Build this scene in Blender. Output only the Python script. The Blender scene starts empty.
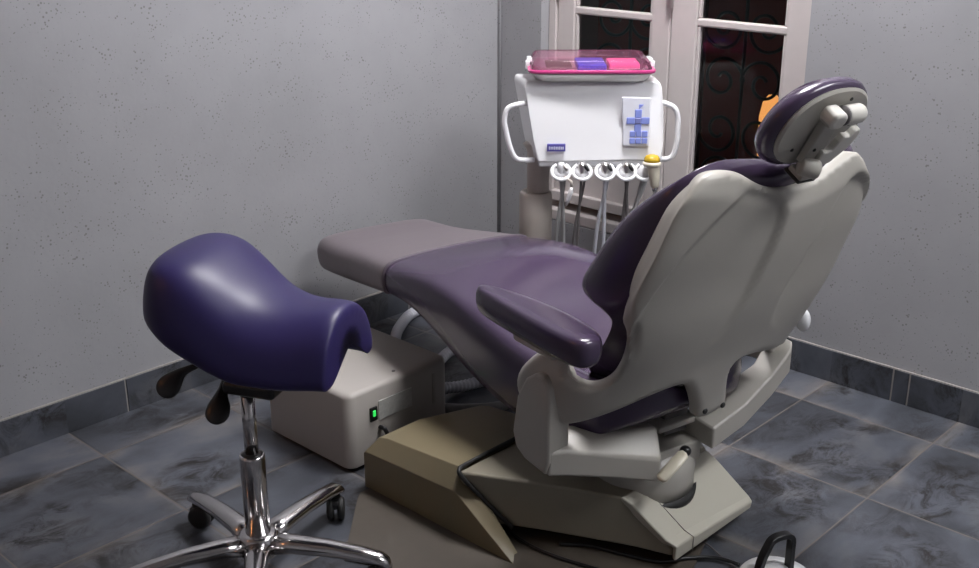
import bpy, bmesh, math, random
from math import sin, cos, pi, radians, sqrt
from mathutils import Vector as Vec, Matrix
from mathutils.geometry import delaunay_2d_cdt
random.seed(4)
SC = bpy.context.scene
COL = SC.collection
T = 0.40                                   # floor tile side
XR, YL = 0.1816, 1.3968                    # window wall (x), left wall (y)
XB, YB, ZC = -4.2, -3.2, 2.75              # walls behind the viewer, ceiling

# ------------------------------------------------------------------ materials
def _mat(name):
    m = bpy.data.materials.new(name); m.use_nodes = True
    nt = m.node_tree
    return m, nt, nt.nodes['Principled BSDF'], nt.nodes['Material Output']
def N(nt, t, **kw):
    n = nt.nodes.new(t)
    for k, v in kw.items(): setattr(n, k, v)
    return n
def setv(n, k, v): n.inputs[k].default_value = v
def plain(name, c, rough=.5, metal=0, spec=.5, var=.06, scale=30, bump=0, bscale=200, coat=0):
    m, nt, b, out = _mat(name)
    co = N(nt, 'ShaderNodeTexCoord')
    nz = N(nt, 'ShaderNodeTexNoise'); setv(nz, 'Scale', scale); setv(nz, 'Detail', 4)
    nt.links.new(co.outputs['Object'], nz.inputs['Vector'])
    mx = N(nt, 'ShaderNodeMix', data_type='RGBA')
    mx.inputs[6].default_value = (*[x*(1-var) for x in c], 1); mx.inputs[7].default_value = (*[min(1, x*(1+var)) for x in c], 1)
    nt.links.new(nz.outputs['Fac'], mx.inputs[0]); nt.links.new(mx.outputs[2], b.inputs['Base Color'])
    setv(b, 'Roughness', rough); setv(b, 'Metallic', metal); setv(b, 'Specular IOR Level', spec)
    if coat: setv(b, 'Coat Weight', coat); setv(b, 'Coat Roughness', .15)
    if bump:
        n2 = N(nt, 'ShaderNodeTexNoise'); setv(n2, 'Scale', bscale); setv(n2, 'Detail', 3)
        nt.links.new(co.outputs['Object'], n2.inputs['Vector'])
        bp = N(nt, 'ShaderNodeBump'); setv(bp, 'Strength', bump); setv(bp, 'Distance', .004)
        nt.links.new(n2.outputs['Fac'], bp.inputs['Height']); nt.links.new(bp.outputs['Normal'], b.inputs['Normal'])
    return m
def emit(name, c, s):
    m, nt, b, out = _mat(name)
    setv(b, 'Base Color', (*c, 1)); setv(b, 'Emission Color', (*c, 1)); setv(b, 'Emission Strength', s)
    return m
def ramp(nt, stops):
    r = N(nt, 'ShaderNodeValToRGB'); e = r.color_ramp.elements
    while len(e) < len(stops): e.new(.5)
    for i, (p, c) in enumerate(stops):
        e[i].position = p; e[i].color = (*c, 1)
    return r
def mathn(nt, op, a, b=None):
    n = N(nt, 'ShaderNodeMath', operation=op)
    for i, v in enumerate((a, b)):
        if v is None: continue
        if isinstance(v, (int, float)): n.inputs[i].default_value = v
        else: nt.links.new(v, n.inputs[i])
    return n.outputs[0]

def tile_material(name, skirting=False):
    m, nt, b, out = _mat(name)
    L = nt.links.new
    co = N(nt, 'ShaderNodeTexCoord'); P = co.outputs['Object']
    sp = N(nt, 'ShaderNodeSeparateXYZ'); L(P, sp.inputs[0])
    ix = mathn(nt, 'DIVIDE', sp.outputs[0], T); iy = mathn(nt, 'DIVIDE', sp.outputs[1], T)
    fx, fy = mathn(nt, 'FLOOR', ix), mathn(nt, 'FLOOR', iy)
    cid = N(nt, 'ShaderNodeCombineXYZ')
    L(fx, cid.inputs[0]); L(fy, cid.inputs[1])
    wn = N(nt, 'ShaderNodeTexWhiteNoise', noise_dimensions='3D'); L(cid.outputs[0], wn.inputs['Vector'])
    sc = N(nt, 'ShaderNodeVectorMath', operation='SCALE'); L(wn.outputs['Color'], sc.inputs[0]); sc.inputs['Scale'].default_value = 9
    ad = N(nt, 'ShaderNodeVectorMath', operation='ADD'); L(P, ad.inputs[0]); L(sc.outputs[0], ad.inputs[1])
    mp = N(nt, 'ShaderNodeMapping'); L(ad.outputs[0], mp.inputs['Vector'])
    mp.inputs['Scale'].default_value = (1.0, 1.5, 1.0); mp.inputs['Rotation'].default_value = (0, 0, .6)
    n1 = N(nt, 'ShaderNodeTexNoise'); L(mp.outputs[0], n1.inputs['Vector']); setv(n1, 'Scale', 3.2); setv(n1, 'Detail', 6); setv(n1, 'Roughness', .5); setv(n1, 'Distortion', .45)
    r1 = ramp(nt, [(.25, (.032, .034, .040)), (.40, (.055, .059, .071)), (.52, (.077, .083, .101)), (.64, (.108, .110, .121)), (.78, (.16, .147, .138))])
    L(n1.outputs['Fac'], r1.inputs[0])
    # dark smoky veins: fine grained noise kept inside broad patches
    nm = N(nt, 'ShaderNodeTexNoise'); L(mp.outputs[0], nm.inputs['Vector']); setv(nm, 'Scale', 3.4); setv(nm, 'Detail', 3); setv(nm, 'Distortion', .8)
    rm = ramp(nt, [(.44, (0, 0, 0)), (.60, (1, 1, 1))]); L(nm.outputs['Fac'], rm.inputs[0])
    n2 = N(nt, 'ShaderNodeTexNoise'); L(mp.outputs[0], n2.inputs['Vector']); setv(n2, 'Scale', 9); setv(n2, 'Detail', 13); setv(n2, 'Roughness', .78); setv(n2, 'Distortion', 1.2)
    r2 = ramp(nt, [(.44, (0, 0, 0)), (.58, (1, 1, 1))]); L(n2.outputs['Fac'], r2.inputs[0])
    m1 = N(nt, 'ShaderNodeMix', data_type='RGBA'); L(mathn(nt, 'MULTIPLY', mathn(nt, 'MULTIPLY', r2.outputs[0], rm.outputs[0]), .92), m1.inputs[0]); L(r1.outputs[0], m1.inputs[6]); m1.inputs[7].default_value = (.014, .0115, .0105, 1)
    # brightness of each tile
    hv = N(nt, 'ShaderNodeHueSaturation'); L(m1.outputs[2], hv.inputs['Color'])
    L(mathn(nt, 'ADD', mathn(nt, 'MULTIPLY', wn.outputs['Value'], .4), .8), hv.inputs['Value'])
    # joints
    dx = mathn(nt, 'ABSOLUTE', mathn(nt, 'SUBTRACT', mathn(nt, 'FRACT', mathn(nt, 'ADD', ix, .5)), .5))
    dy = mathn(nt, 'ABSOLUTE', mathn(nt, 'SUBTRACT', mathn(nt, 'FRACT', mathn(nt, 'ADD', iy, .5)), .5))
    d = mathn(nt, 'MINIMUM', dx, dy)
    j = N(nt, 'ShaderNodeMapRange'); L(d, j.inputs['Value'])
    setv(j, 'From Min', .0040); setv(j, 'From Max', .0062); setv(j, 'To Min', 1); setv(j, 'To Max', 0)
    # paler brown along the tile edges, broken up by noise
    we = N(nt, 'ShaderNodeMapRange'); L(d, we.inputs['Value']); setv(we, 'From Min', .0); setv(we, 'From Max', .11); setv(we, 'To Min', 1); setv(we, 'To Max', 0)
    rw = ramp(nt, [(.45, (0, 0, 0)), (.62, (1, 1, 1))]); L(n1.outputs['Fac'], rw.inputs[0])
    me_ = N(nt, 'ShaderNodeMix', data_type='RGBA'); L(mathn(nt, 'MULTIPLY', mathn(nt, 'MULTIPLY', we.outputs[0], rw.outputs[0]), 0 if skirting else .6), me_.inputs[0]); L(hv.outputs[0], me_.inputs[6]); me_.inputs[7].default_value = (.185, .165, .15, 1)
    m2 = N(nt, 'ShaderNodeMix', data_type='RGBA'); L(me_.outputs[2], m2.inputs[6]); m2.inputs[7].default_value = (.125, .108, .098, 1)
    if skirting: m2.inputs[0].default_value = 0
    else: L(j.outputs[0], m2.inputs[0])
    L(m2.outputs[2], b.inputs['Base Color'])
    setv(b, 'Roughness', .42); setv(b, 'Specular IOR Level', .35)
    ed = N(nt, 'ShaderNodeMapRange'); L(d, ed.inputs['Value']); setv(ed, 'From Min', .005); setv(ed, 'From Max', .02)
    h = mathn(nt, 'ADD', mathn(nt, 'MULTIPLY', ed.outputs[0], 0 if skirting else .7), mathn(nt, 'MULTIPLY', n2.outputs['Fac'], .35))
    bp = N(nt, 'ShaderNodeBump'); setv(bp, 'Strength', .35); setv(bp, 'Distance', .006); L(h, bp.inputs['Height']); L(bp.outputs[0], b.inputs['Normal'])
    return m
def wall_material(name, c):
    m, nt, b, out = _mat(name); L = nt.links.new
    co = N(nt, 'ShaderNodeTexCoord'); P = co.outputs['Object']
    n1 = N(nt, 'ShaderNodeTexNoise'); L(P, n1.inputs['Vector']); setv(n1, 'Scale', 2.2); setv(n1, 'Detail', 6); setv(n1, 'Roughness', .6)
    r1 = ramp(nt, [(.3, [x*.9 for x in c]), (.7, [min(1, x*1.07) for x in c])]); L(n1.outputs['Fac'], r1.inputs[0])
    vo = N(nt, 'ShaderNodeTexVoronoi'); L(P, vo.inputs['Vector']); setv(vo, 'Scale', 95)
    n3 = N(nt, 'ShaderNodeTexNoise'); L(P, n3.inputs['Vector']); setv(n3, 'Scale', 17); setv(n3, 'Detail', 2)
    th = mathn(nt, 'MULTIPLY', mathn(nt, 'SUBTRACT', n3.outputs['Fac'], .38), .75)
    s = N(nt, 'ShaderNodeMapRange'); L(mathn(nt, 'SUBTRACT', vo.outputs['Distance'], th), s.inputs['Value'])
    setv(s, 'From Min', .0); setv(s, 'From Max', .08); setv(s, 'To Min', .6); setv(s, 'To Max', 0)
    mx = N(nt, 'ShaderNodeMix', data_type='RGBA'); L(s.outputs[0], mx.inputs[0]); L(r1.outputs[0], mx.inputs[6]); mx.inputs[7].default_value = (.11, .105, .10, 1)
    L(mx.outputs[2], b.inputs['Base Color']); setv(b, 'Roughness', .55); setv(b, 'Specular IOR Level', .3)
    n4 = N(nt, 'ShaderNodeTexNoise'); L(P, n4.inputs['Vector']); setv(n4, 'Scale', 60); setv(n4, 'Detail', 5)
    bp = N(nt, 'ShaderNodeBump'); setv(bp, 'Strength', .12); setv(bp, 'Distance', .004); L(n4.outputs['Fac'], bp.inputs['Height']); L(bp.outputs[0], b.inputs['Normal'])
    return m
def clear_material(name, tint, gloss=.12, rough=.03, body=None):
    m, nt, b, out = _mat(name); nt.nodes.remove(b); L = nt.links.new
    tr = N(nt, 'ShaderNodeBsdfTransparent'); tr.inputs[0].default_value = (*tint, 1)
    gl = N(nt, 'ShaderNodeBsdfGlossy'); gl.inputs['Roughness'].default_value = rough
    fr = N(nt, 'ShaderNodeFresnel'); fr.inputs[0].default_value = 1.28
    k = mathn(nt, 'MULTIPLY', fr.outputs[0], gloss/.04 if gloss < .04 else 1.0)
    mx = N(nt, 'ShaderNodeMixShader'); L(k, mx.inputs[0]); L(tr.outputs[0], mx.inputs[1]); L(gl.outputs[0], mx.inputs[2])
    last = mx.outputs[0]
    if body:
        df = N(nt, 'ShaderNodeBsdfDiffuse'); df.inputs[0].default_value = (*body, 1)
        m3 = N(nt, 'ShaderNodeMixShader'); m3.inputs[0].default_value = .09; L(last, m3.inputs[1]); L(df.outputs[0], m3.inputs[2]); last = m3.outputs[0]
    L(last, out.inputs[0])
    return m

M = dict(
    tile=tile_material('slate_tile'), skirting=tile_material('slate_skirting', True),
    wall=wall_material('speckled_plaster', (.32, .32, .335)),
    ceiling=plain('ceiling_paint', (.52, .52, .51), .8),
    frame=plain('window_paint', (.52, .475, .465), .35, var=.04),
    grout=plain('joint_grout', (.27, .25, .235), .8),
    glass=clear_material('window_glass', (.8, .82, .82)),
    rear=plain('lit_cream_plastic', (.50, .475, .40), .36, var=.02), cream=plain('cream_plastic', (.60, .575, .53), .34, var=.02),  # rear cream is lightened to carry the light on the sloping cover
    shell=plain('shell_plastic', (.41, .388, .35), .40, var=.02),
    olive=plain('shaded_olive_plastic', (.27, .245, .19), .42, var=.03),  # pedestal olive, darkened so its colour holds the shade of the sides
    beige=plain('shaded_beige_plastic', (.20, .165, .10), .42, var=.03),  # front cover beige, darkened to stand for the shade under the seat
    mount=plain('mount_plate_paint', (.075, .062, .050), .55, var=.1),
    purple=plain('plum_upholstery', (.056, .037, .074), .22, spec=.6, var=.04, bump=.02, bscale=300, coat=.1),
    violet=plain('violet_upholstery', (.023, .0165, .084), .42, spec=.4, var=.04, bump=.02, bscale=300),
    sheet=plain('mauve_cover_vinyl', (.17, .145, .16), .42, var=.05, bump=.1, bscale=40),
    hem=plain('dark_mauve_hem', (.10, .08, .10), .5), black=plain('black_plastic', (.012, .012, .013), .32),
    rubber=plain('black_rubber', (.014, .014, .014), .6),
    chrome=plain('polished_chrome', (.62, .60, .60), .16, metal=1, var=.02),
    steel=plain('brushed_steel', (.62, .60, .58), .28, metal=1, var=.03),
    white=plain('white_plastic', (.86, .86, .88), .22, var=.01, coat=.2),
    whiteg=plain('grey_white_plastic', (.62, .62, .64), .35, var=.02),
    column=plain('column_beige', (.50, .45, .41), .4, var=.02),
    hosegrey=plain('grey_hose', (.30, .30, .30), .45), hosedark=plain('dark_grey_hose', (.12, .11, .11), .5),
    hosewhite=plain('ribbed_hose_plastic', (.50, .51, .56), .45),
    box=plain('beige_metal_case', (.37, .345, .32), .42, var=.02),
    label=plain('silver_label', (.50, .50, .48), .4, var=.25, scale=120),
    blueb=plain('lilac_button', (.26, .32, .75), .4), bluep=plain('pale_blue_panel', (.80, .81, .89), .3),
    navy2=plain('slate_blue_key', (.20, .22, .48), .4), navy=plain('navy_badge', (.09, .08, .36), .3), letter=plain('badge_letter', (.65, .66, .85), .4),
    yellow=plain('amber_cap', (.55, .36, .03), .25), ivory=plain('ivory_plastic', (.74, .69, .56), .35),
    pinklid=clear_material('pink_clear_lid', (.95, .78, .85), .05, .12, (.62, .25, .40)), pinkrim=plain('pink_acrylic', (.50, .05, .20), .2),
    blue=plain('blue_wrap', (.03, .05, .48), .4), pink=plain('pink_wrap', (.75, .10, .30), .4), paleblue=plain('pale_wrap', (.42, .50, .72), .4),
    iron=plain('dark_iron', (.02, .022, .024), .5), brick=plain('dark_red_render', (.17, .035, .03), .9, var=.5, scale=4),
    ground=plain('dark_ground', (.03, .03, .03), .9),
    silver=plain('bright_satin_steel', (.85, .85, .86), .35, metal=.6, var=.02), green=emit('green_lit_rocker', (.03, .55, .09), .7), bulb=emit('orange_lamp_glass', (1, .40, .11), .85),
    tube=emit('lamp_diffuser', (1, .985, 1), 38), tube2=emit('fill_lamp_diffuser', (.97, .98, 1), 14), warm=emit('warm_globe', (1, .42, .16), 30),
)

# ------------------------------------------------------------------ mesh helpers
def link(name, verts, faces, mat, parent=None, smooth=True, sharp=None, bevel=0, seg=3, sub=0, solid=0, soff=-1, label=None, mats=None, fmat=None):
    me = bpy.data.meshes.new(name)
    org = Vec((0, 0, 0))
    p = parent
    while p is not None: org = org + p.location; p = p.parent
    me.from_pydata([tuple(Vec(v) - org) for v in verts], [], faces)
    bm = bmesh.new(); bm.from_mesh(me); bmesh.ops.recalc_face_normals(bm, faces=bm.faces); bm.to_mesh(me); bm.free()
    me.materials.append(mat)
    for x in (mats or []): me.materials.append(x)
    if fmat:
        for i, k in fmat.items(): me.polygons[i].material_index = k
    for q in me.polygons: q.use_smooth = smooth
    if sharp: me.set_sharp_from_angle(angle=radians(sharp))
    o = bpy.data.objects.new(name, me); COL.objects.link(o)
    if parent is not None: o.parent = parent
    if solid:
        md = o.modifiers.new('solid', 'SOLIDIFY'); md.thickness = solid; md.offset = soff; md.use_even_offset = False
    if bevel:
        md = o.modifiers.new('bevel', 'BEVEL'); md.width = bevel; md.segments = seg; md.limit_method = 'ANGLE'; md.angle_limit = radians(28); md.harden_normals = True
    if sub:
        md = o.modifiers.new('sub', 'SUBSURF'); md.levels = sub; md.render_levels = sub
    if label: o['label'] = label
    return o
def tag(o, label, cat, group=None):
    o['label'] = label; o['category'] = cat
    if group: o['group'] = group
    return o
def empty(name, loc, label, cat, group=None):
    o = bpy.data.objects.new(name, None); o.location = loc; o.empty_display_size = .05; COL.objects.link(o)
    return tag(o, label, cat, group)
def struct(o): o['kind'] = 'structure'; return o
class G:                                    # geometry collector
    def __init__(s): s.v, s.f = [], []
    def add(s, vf):
        n = len(s.v); s.v += [Vec(p) for p in vf[0]]; s.f += [[i+n for i in q] for q in vf[1]]; return s
EX, EY, EZ = Vec((1, 0, 0)), Vec((0, 1, 0)), Vec((0, 0, 1))
def box(c, s, ax=(EX, EY, EZ)):
    c = Vec(c); v = []
    for k in (-1, 1):
        for j in (-1, 1):
            for i in (-1, 1): v.append(c + ax[0]*(i*s[0]/2) + ax[1]*(j*s[1]/2) + ax[2]*(k*s[2]/2))
    return v, [[0, 2, 3, 1], [4, 5, 7, 6], [0, 1, 5, 4], [2, 6, 7, 3], [0, 4, 6, 2], [1, 3, 7, 5]]
def mm(a, b): return box([(a[i]+b[i])/2 for i in range(3)], [abs(b[i]-a[i]) for i in range(3)])
def loft(rings, cap=True, closed=True):
    n = len(rings[0]); v = [Vec(p) for r in rings for p in r]; f = []
    for i in range(len(rings)-1):
        for j in range(n if closed else n-1):
            k = (j+1) % n
            f.append([i*n+j, i*n+k, (i+1)*n+k, (i+1)*n+j])
    if cap and closed: f.append(list(range(n))[::-1]); f.append([(len(rings)-1)*n+j for j in range(n)])
    return v, f
def smoothpath(pts, k=6):
    P = [Vec(p) for p in pts]; out = []
    for i in range(len(P)-1):
        a, b, c, d = P[max(i-1, 0)], P[i], P[i+1], P[min(i+2, len(P)-1)]
        for s in range(k):
            t = s/k
            out.append(.5*((2*b) + (c-a)*t + (2*a-5*b+4*c-d)*t*t + (3*b-a-3*c+d)*t**3))
    return out + [P[-1]]
def tube(pts, r, n=12, cap=True):
    P = [Vec(p) for p in pts]; m = len(P); rings = []
    t0 = (P[1]-P[0]).normalized(); up = EZ if abs(t0.z) < .9 else EX
    x = (up - t0*up.dot(t0)).normalized()
    for i in range(m):
        t = (P[min(i+1, m-1)] - P[max(i-1, 0)]).normalized()
        x = (x - t*x.dot(t)).normalized(); y = t.cross(x)
        rr = r[i] if isinstance(r, (list, tuple)) else r
        rings.append([P[i] + (x*cos(2*pi*j/n) + y*sin(2*pi*j/n))*rr for j in range(n)])
    return loft(rings, cap)
def lathe(c, prof, ax=EZ, n=32):            # prof: (radius, height) along ax
    ax = Vec(ax).normalized(); h = EX if abs(ax.x) < .8 else EY
    x = (h - ax*h.dot(ax)).normalized(); y = ax.cross(x); c = Vec(c)
    return loft([[c + ax*z + (x*cos(2*pi*j/n) + y*sin(2*pi*j/n))*max(r, 1e-4) for j in range(n)] for r, z in prof])
def ell(c, ax, r, n=20, m=12):
    c = Vec(c); rings = []
    for i in range(1, m):
        a = -pi/2 + pi*i/m
        rings.append([c + ax[0]*(r[0]*cos(a)*cos(2*pi*j/n)) + ax[1]*(r[1]*cos(a)*sin(2*pi*j/n)) + ax[2]*(r[2]*sin(a)) for j in range(n)])
    return loft(rings)
def prism(poly, fn, a, b):                  # poly in 2D, fn(p, q, t) -> 3D
    return loft([[fn(p, q, a) for p, q in poly], [fn(p, q, b) for p, q in poly]])
def lerp(x, X, Y):
    if x <= X[0]: return Y[0]
    for i in range(len(X)-1):
        if x <= X[i+1]: return Y[i] + (Y[i+1]-Y[i])*(x-X[i])/(X[i+1]-X[i])
    return Y[-1]
def sst(a, b, x): t = max(0, min(1, (x-a)/(b-a))); return t*t*(3-2*t)

# ------------------------------------------------------------------ camera
cam = bpy.data.objects.new('camera', bpy.data.cameras.new('camera')); COL.objects.link(cam)
cam.location = (-7.144*T, -3.521*T, 3.688*T)
cam.rotation_euler = (pi/2 - .349, 0, .754 - pi/2)
cam.data.sensor_fit = 'HORIZONTAL'; cam.data.sensor_width = 36; cam.data.lens = 1130.293*36/979; cam.data.clip_start = .05
SC.camera = cam

# ------------------------------------------------------------------ room
HB = .102                                   # skirting height
struct(link('floor', *mm((XB, YB, -.05), (XR+.4, YL+.1, 0)), M['tile'], smooth=False))
struct(link('ceiling', *mm((XB, YB, ZC), (XR+.4, YL+.1, ZC+.1)), M['ceiling'], smooth=False))
struct(link('wall_left', *mm((XB, YL, 0), (XR+.4, YL+.1, ZC)), M['wall'], smooth=False))
struct(link('wall_back', *mm((XB-.1, YB, 0), (XB, YL, ZC)), M['wall'], smooth=False))
struct(link('wall_near', *mm((XB, YB-.1, 0), (XR+.4, YB, ZC)), M['wall'], smooth=False))
WY0, WY1, WZ0, WZ1, WX = .184, 1.200, .285, 2.35, .25
g = G()
g.add(mm((XR, YB, 0), (XR+.32, WY0, ZC))).add(mm((XR, WY1, 0), (XR+.32, YL, ZC)))
g.add(mm((XR, WY0, 0), (XR+.32, WY1, WZ0))).add(mm((XR, WY0, WZ1), (XR+.32, WY1, ZC)))
struct(link('wall_window', g.v, g.f, M['wall'], smooth=False))
struct(link('trim_1', *tube([(XR-.004, YL-.004, HB), (XR-.004, YL-.004, ZC)], .007, 10), M['wall']))
# skirting: tiles with visible joints
def skirting(name, a, b, fixed, along, cuts):
    bs = []
    root = None
    e = [a] + cuts + [b]
    gg, gr = G(), G()
    for i in range(len(e)-1):
        p, q = e[i] + (.0025 if i else 0), e[i+1] - (.0025 if i < len(e)-2 else 0)
        gg.add(mm((p, fixed-.009, 0), (q, fixed, HB)) if along == 'x' else mm((fixed-.009, p, 0), (fixed, q, HB)))
    gr.add(mm((a, fixed-.0065, 0), (b, fixed, HB+.003)) if along == 'x' else mm((fixed-.0065, a, 0), (fixed, b, HB+.003)))
    root = struct(link(name, gg.v, gg.f, M['skirting'], smooth=False, bevel=.0015, seg=2))
    link('joint_grout', gr.v, gr.f, M['grout'], root, smooth=False)
skirting('baseboard_left', XB, XR, YL, 'x', [-3.1, -2.7, -2.3, -1.9, -1.414, -1.1, -.7, -.3])
skirting('baseboard_right', YB, YL-.009, XR, 'y', [-2.6, -2.2, -1.8, -1.4, -1.0, -.6, -.245, -.195, .2, .6, 1.0])

# window: frame, two leaves with panes, mullion, hinges
def X_(x): return XR + x
wf = G()
FX0, FX1 = .222, .30
wf.add(mm((FX0, WY1-.032, .30), (FX1, WY1-.001, WZ1))).add(mm((FX0, WY0+.001, .30), (FX1, WY0+.012, WZ1)))
wf.add(mm((FX0, WY0, WZ1-.04), (FX1, WY1, WZ1)))
win = struct(link('window_1', wf.v, wf.f, M['frame'], smooth=False, bevel=.003))
sill = G().add(mm((.185, WY0+.002, .288), (FX1, WY1-.002, .325))).add(mm((.21, WY0+.014, .352), (.245, WY1-.034, .388)))
link('sill_rail', sill.v, sill.f, M['frame'], win, smooth=False, bevel=.004)
def leaf(y0, y1, s0, s1, zb, zt):
    lf = G(); x0, x1 = .232, .272
    lf.add(mm((x0, y0, zb), (x1, y0+s0, zt))).add(mm((x0, y1-s1, zb), (x1, y1, zt)))
    lf.add(mm((x0, y0+s0, zb), (x1, y1-s1, .50))).add(mm((x0, y0+s0, zt-.1), (x1, y1-s1, zt)))
    o = link('casement', lf.v, lf.f, M['frame'], win, smooth=False, bevel=.006)
    bars = G()
    for z in (1.032, 1.60): bars.add(mm((x0+.004, y0+s0-.004, z-.013), (x1-.004, y1-s1+.004, z+.013)))
    link('glazing_bar', bars.v, bars.f, M['frame'], o, smooth=False, bevel=.007)
    gb = G(); w = .010                        # bevelled bead round the glass
    for a, b in ((.50, 1.019), (1.045, 1.587), (1.613, zt-.1)):
        gb.add(mm((x0+.006, y0+s0, a), (x1-.008, y0+s0+w, b))).add(mm((x0+.006, y1-s1-w, a), (x1-.008, y1-s1, b)))
    link('glazing_bead', gb.v, gb.f, M['frame'], o, smooth=False, bevel=.004)
    link('pane', *mm((x0+.018, y0+s0, .50), (x0+.022, y1-s1, zt-.1)), M['glass'], o, smooth=False)
    return o
leaf(.697, 1.167, .075, .074, .355, WZ1-.045)
leaf(.197, .695, .088, .097, .355, WZ1-.045)
for z in (1.112, 2.0, .6):
    link('hinge', *lathe((.226, 1.160, z-.05), [(.006, 0), (.0075, .004), (.0075, .1), (.004, .106)]), M['frame'], win)
link('window_latch', *tube([(.222, .696, 1.07), (.222, .696, 1.24)], .011, 12), M['frame'], win)

# outside the glass: dim yard wall, iron grille, orange wall lamp
struct(link('wall_outside', *mm((2.0, -1.5, -.5), (2.1, 4.5, 3.4)), M['brick'], smooth=False))
struct(link('ground_outside', *mm((XR+.4, -1.5, -.6), (2.0, 4.5, -.5)), M['ground'], smooth=False))
gv = G()
for y in [.30+.16*i for i in range(9)]: gv.add(tube([(.57, y, .2), (.57, y, 2.3)], .006, 8))
for z in (.25, 1.5, 2.25): gv.add(mm((.562, .20, z-.012), (.578, 1.60, z+.012)))
def scroll(cy, cz, r, d, a0):
    pts = [Vec((.57, cy + d*(r*(1-.82*t/40))*cos(a0+t*.22), cz + (r*(1-.82*t/40))*sin(a0+t*.22))) for t in range(41)]
    return tube(pts, .006, 6)
for i in range(8):
    y = .38+.16*i
    for z, a in ((.45, 0), (.62, pi), (.80, 0), (.98, pi), (1.15, 0), (1.32, pi)):
        gv.add(scroll(y, z, .085, 1 if i % 2 else -1, a))
tag(link('iron_grille', gv.v, gv.f, M['iron']), 'dark wrought iron scroll grille outside the window panes', 'window grille')
lm = empty('post_lamp', (1.0, .738, -.5), 'glowing orange lamp on a post seen through the right window pane', 'lamp')
link('lamp_shade', *lathe((1.0, .738, .42), [(.030, 0), (.042, .03), (.046, .18), (.036, .235), (.018, .26)], n=8), M['bulb'], lm, smooth=False)
link('lamp_foot', *lathe((1.0, .738, -.5), [(.10, 0), (.10, .02), (.02, .04), (.02, .89), (.04, .90), (.04, .925)]), M['iron'], lm)

# ------------------------------------------------------------------ lamps of the room
def ceiling_lamp(x, y, sx, sy, label, mat):
    r = empty('ceiling_light', (x, y, ZC), label, 'ceiling light', None)
    link('housing', *mm((x-sx/2-.03, y-sy/2-.03, ZC-.05), (x+sx/2+.03, y+sy/2+.03, ZC)), M['white'], r, smooth=False, bevel=.006)
    link('diffuser', *mm((x-sx/2, y-sy/2, ZC-.075), (x+sx/2, y+sy/2, ZC-.05)), mat, r, smooth=False, bevel=.01)
ceiling_lamp(-.42, .22, .6, .6, 'square white ceiling light above the dental chair', M['tube'])
ceiling_lamp(-.55, -1.75, 1.3, .6, 'long ceiling light added as soft fill behind the dental chair', M['tube2'])  # unseen second panel, added to fill in the chair's dim back
tw = empty('wall_sconce', (-3.6, YL, 1.9), 'small warm globe lamp on the left wall behind the viewer', 'lamp')
link('backplate', *lathe((-3.6, YL, 1.9), [(.05, 0), (.05, .02), (.02, .03)], ax=-EY), M['steel'], tw)
link('globe', *ell((-3.6, YL-.11, 1.9), (EX, EY, EZ), (.06, .06, .06)), M['warm'], tw)

# ------------------------------------------------------------------ dental chair
O = Vec((-.83, .1, 0)); AC = radians(77)
U = Vec((cos(AC), sin(AC), 0)); V = Vec((sin(AC), -cos(AC), 0))
def ch(u, v, z): return O + U*u + V*v + EZ*z
BX = -.86
chair = empty('dental_chair', (BX, .1, 0), 'purple upholstered dental chair with cream back shell and stretched-out leg rest', 'dental chair')

# pedestal (base is square with the room)
def bsec(y, w, z0, z1): return [Vec((BX-w, y, z0)), Vec((BX+w, y, z0)), Vec((BX+w, y, z1)), Vec((BX-w, y, z1))]
def prow(y, xl, xr, z0, z1, yt=None): return [Vec((xl, y, z0)), Vec((xr, y, z0)), Vec((xr, yt or y, z1)), Vec((xl, yt or y, z1))]
link('pedestal', *loft([prow(.238, BX-.350, BX+.350, .04, .162), prow(.225, BX-.350, BX+.350, .04, .165), prow(.06, BX-.262, BX+.262, .04, .164), prow(-.112, -1.042, BX+.15, .04, .163), prow(-.14, -1.03, -.73, .04, .128),
      prow(-.205, -1.005, -.70, .038, .066), prow(-.222, -1.000, -.70, .038, .056)]), M['olive'], chair, smooth=True, sharp=25, bevel=.007)
def rc(l, r, t=.025): return [Vec(l), Vec(r), Vec(r) + Vec((-.004, .012, -t)), Vec(l) + Vec((.004, .012, -t))]
rcv = link('rear_cover', *loft([rc((-1.046, -.110, .1655), (-.715, -.120, .1585)), rc((-1.038, -.135, .152), (-.705, -.146, .137)), rc((-1.014, -.214, .083), (-.686, -.230, .062), .016), rc((-1.008, -.238, .073), (-.688, -.242, .053), .006), rc((-1.006, -.236, .034), (-.690, -.238, .032), .0)]), M['rear'], chair, smooth=False, bevel=.006, label='sloping cream rear cover, coloured lighter for the light on it')
link('cover_seam', *tube([(-.975, -.113, .166), (-.966, -.137, .149), (-.946, -.2175, .080), (-.942, -.2405, .0705), (-.942, -.239, .036)], .0012, 6), M['grout'], rcv)
prof = [(.558, .004), (.558, .095), (.530, .142), (.50, .15), (.243, .168), (.07, .004)]
def cov(inset, ztop): return [Vec((0, y, min(z, ztop))) for y, z in prof]
c0 = [(y, z) for y, z in prof]
c1 = [(.558, .004), (.558, .10), (.552, .105), (.50, .108), (.232, .118), (.045, .004)]
cv = [(.558, .004), (.558, .095), (.530, .142), (.50, .15), (.243, .168), (.240, .004)]
def cx_(x, pr, cut=0): return [Vec((x, y - cut*(y > .4), z)) for y, z in pr]
link('front_cover', *loft([cx_(BX-.368, c1), cx_(BX-.338, c0), cx_(BX-.326, c0), cx_(BX-.322, cv), cx_(-1.06, cv), cx_(-.890, cv, .06), cx_(-.878, [(y, z*.9) for y, z in cv], .065)]), M['beige'], chair, smooth=True, sharp=22, bevel=.006)
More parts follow.
